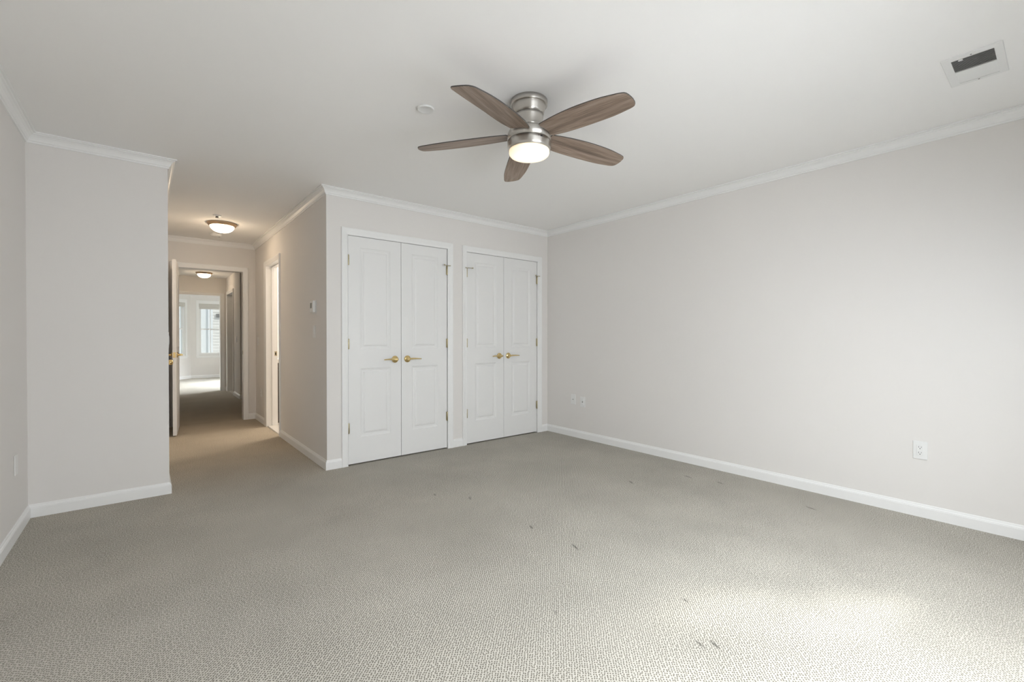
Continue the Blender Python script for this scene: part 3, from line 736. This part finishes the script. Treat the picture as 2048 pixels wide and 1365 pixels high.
# ------------------------------------------------------------------ ceiling air register
vx0, vx1, vy0, vy1 = 2.897, 3.242, .176, .378
vr = tag(empty('air_register', ((vx0+vx1)/2, (vy0+vy1)/2, ZC)), 'white metal air register with slatted grille on the ceiling near the right wall', 'air vent')
hx, hy = (vx1-vx0)/2, (vy1-vy0)/2; ix0, ix1, iy0, iy1 = -.134, .146, -.071, .068
fr = MB(); zt, zb = -.0005, -.005
def frame_ring(b, ox, oy, ix0, ix1, iy0, iy1, z0, z1):
    O = [(-ox,-oy),(ox,-oy),(ox,oy),(-ox,oy)]; I = [(ix0,iy0),(ix1,iy0),(ix1,iy1),(ix0,iy1)]
    Ob = [(x*.985, y*.975) for x, y in O]
    vs = [(*p, z0) for p in O] + [(*p, z1) for p in Ob] + [(*p, z1) for p in I] + [(*p, z0) for p in I]
    fs = []
    for j in range(4):
        for i in range(4): fs.append((j*4+i, j*4+(i+1)%4, ((j+1)%4)*4+(i+1)%4, ((j+1)%4)*4+i))
    b.add(vs, fs)
frame_ring(fr, hx, hy, ix0, ix1, iy0, iy1, zt, zb)
fr.box(.004, .012, iy0, iy1, -.005, -.001)
fr.build('face_frame', 'plastic', vr)
MB().box(ix0-.002, ix1+.002, iy0-.002, iy1+.002, -.0009, -.0004).build('duct_opening', 'grey_metal', vr)
for k in range(11):
    x = ix0 + .0085 + k*.0118
    b = MB(); dx, dz = -.0030, .0042
    b.add([(x-dx, iy0, -.0012), (x-dx+.001, iy0, -.0012), (x+dx+.001, iy0, -.0012-dz), (x+dx, iy0, -.0012-dz), (x-dx, iy1, -.0012), (x-dx+.001, iy1, -.0012), (x+dx+.001, iy1, -.0012-dz), (x+dx, iy1, -.0012-dz)],
          [(0,1,2,3),(7,6,5,4),(0,4,5,1),(1,5,6,2),(2,6,7,3),(3,7,4,0)])
    b.build('slat', 'plastic', vr)
for k in range(11):
    x = .0185 + k*.0118
    b = MB(); dx, dz = -.0050, .0036
    b.add([(x+dx, iy0, -.0012), (x+dx+.001, iy0, -.0012), (x-dx+.001, iy0, -.0012-dz), (x-dx, iy0, -.0012-dz), (x+dx, iy1, -.0012), (x+dx+.001, iy1, -.0012), (x-dx+.001, iy1, -.0012-dz), (x-dx, iy1, -.0012-dz)],
          [(0,1,2,3),(7,6,5,4),(0,4,5,1),(1,5,6,2),(2,6,7,3),(3,7,4,0)])
    b.build('slat', 'plastic', vr)
MB().box(ix0-.003, ix0+.006, .028, .043, -.012, -.005).build('damper_lever', 'plastic', vr, bevel=.001)
MB().lathe([(.003,0),(.003,-.0015)], 10, (ix0-.016, 0, -.005)).build('screw', 'grey_metal', vr)
MB().lathe([(.003,0),(.003,-.0015)], 10, (ix1+.012, 0, -.005)).build('screw', 'grey_metal', vr)

# ------------------------------------------------------------------ wall plates
def plate_root(name, loc, rz, label, cat, group=None):
    return tag(empty(name, loc, rz), label, cat, group)      # local: x along wall, -y out of the wall, z up
def plate(root, w=.070, h=.115, t_=.006, m='plastic'):
    b = MB(); b.box(-w/2, w/2, -t_, -.0004, -h/2, h/2)
    return b.build('plate', m, root, bevel=.0025)
def screw(root, x, z, t_=.006):
    MB().lathe([(.0028,-t_+.0003),(.0028,-t_-.0008)], 10, (x, 0, z), 'Y').build('screw', 'plastic', root)
RW, LW = R(90), R(-90)     # facing -X ; facing +X
# duplex outlet near the right edge (rotation -90deg about Z turns -y into -x)
def duplex(root):
    plate(root); rc = MB().box(-.0165, .0165, -.0085, -.006, -.034, .034).build('receptacle', 'plastic', root, bevel=.001)
    for dz in (.0175, -.0175):
        b = MB(); b.box(-.0075, -.0055, -.0088, -.0083, dz-.001, dz+.008); b.box(.0055, .0075, -.0088, -.0083, dz, dz+.007)
        b.lathe([(.0026,-.0083),(.0026,-.0088)], 12, (0, 0, dz-.007), 'Y'); b.build('slot', 'dark', rc)
    screw(root, 0, .048); screw(root, 0, -.048)
ROT = R(-90)
p = plate_root('outlet', (XR, .578, .424), ROT, 'white duplex power outlet low on the right wall, nearest the camera', 'outlet'); duplex(p)
p = plate_root('cable_jack', (XR, 3.578, .431), ROT, 'white wall plate with one round jack, nearest the closet corner', 'wall plate')
plate(p); MB().lathe([(.0042,-.0062),(.0042,-.011),(.002,-.011)], 14, (0,0,0), 'Y').build('jack', 'dark', p); screw(p, 0, .042); screw(p, 0, -.042)
p = plate_root('data_jack', (XR, 3.434, .416), ROT, 'white wall plate with rectangular insert, second from the closet corner', 'wall plate')
plate(p); q = MB().box(-.0165, .0165, -.0105, -.006, -.034, .034).build('insert', 'plastic', p, bevel=.001)
MB().box(-.004, .010, -.0112, -.0103, -.006, .006).build('port', 'grey_metal', q); MB().box(-.013, .013, -.0112, -.0103, -.030, -.026).build('ridge', 'plastic', q)
# left wall
p = plate_root('blank_plate', (XL, 3.787, .415), R(90), 'pale blank wall plate low on the left wall near the wall stub', 'wall plate'); plate(p, m='pale'); screw(p, 0, .042); screw(p, 0, -.042)
# hall right wall: thermostat, switch, and the ones near the hall door
p = plate_root('thermostat', (XK, 4.362, 1.424), ROT, 'white wall thermostat with small grey display at the hall corner', 'thermostat')
MB().box(-.060, .060, -.006, -.0004, -.062, .062).build('wall_plate', 'plastic', p, bevel=.003)
q = MB().box(-.050, .050, -.030, -.0065, -.050, .055).build('body', 'plastic', p, bevel=.004)
MB().box(-.028, .016, -.0312, -.0302, -.012, .036).build('display', 'lcd', q)
MB().box(-.044, -.034, -.0318, -.0302, -.022, .030).build('button', 'plastic', q)
def rocker(loc, rz, label, group=None):
    p = plate_root('light_switch', loc, rz, label, 'light switch', group); plate(p)
    MB().box(-.0165, .0165, -.0095, -.006, -.033, .033).build('rocker', 'plastic', p, bevel=.0015); screw(p, 0, .046); screw(p, 0, -.046)
    return p
rocker((XK, 4.373, 1.199), ROT, 'white light switch below the thermostat at the hall corner')
rocker((XK, 7.010, 1.090), ROT, 'white light switch in the hall beside the hall door casing')
p = plate_root('outlet', (XK, 6.815, .408), ROT, 'white power outlet low in the hall beyond the bathroom doorway', 'outlet'); duplex(p)
rocker((XS, 4.30, 1.122), R(90), 'white light switch just around the wall stub edge at the hall entrance')
rocker((XH, 10.04, 1.11), ROT, 'small light switch on the far corridor wall before the side doorway')

# ------------------------------------------------------------------ bathroom vanity glimpsed through the doorway
v = tag(empty('bathroom_vanity', (1.75, 6.85, .004)), 'dark wood vanity with white top glimpsed through the side doorway', 'vanity')
MB().box(-.39, .40, -.22, .33, .0005, .80).build('cabinet', 'vanity', v, bevel=.003)
MB().box(-.40, .41, -.24, .34, .8005, .85).build('countertop', 'tile', v, bevel=.004)
for k in range(2): MB().box(-.36+k*.38, -.01+k*.38, -.236, -.2205, .08, .74).build('cabinet_door', 'vanity', v, bevel=.003)
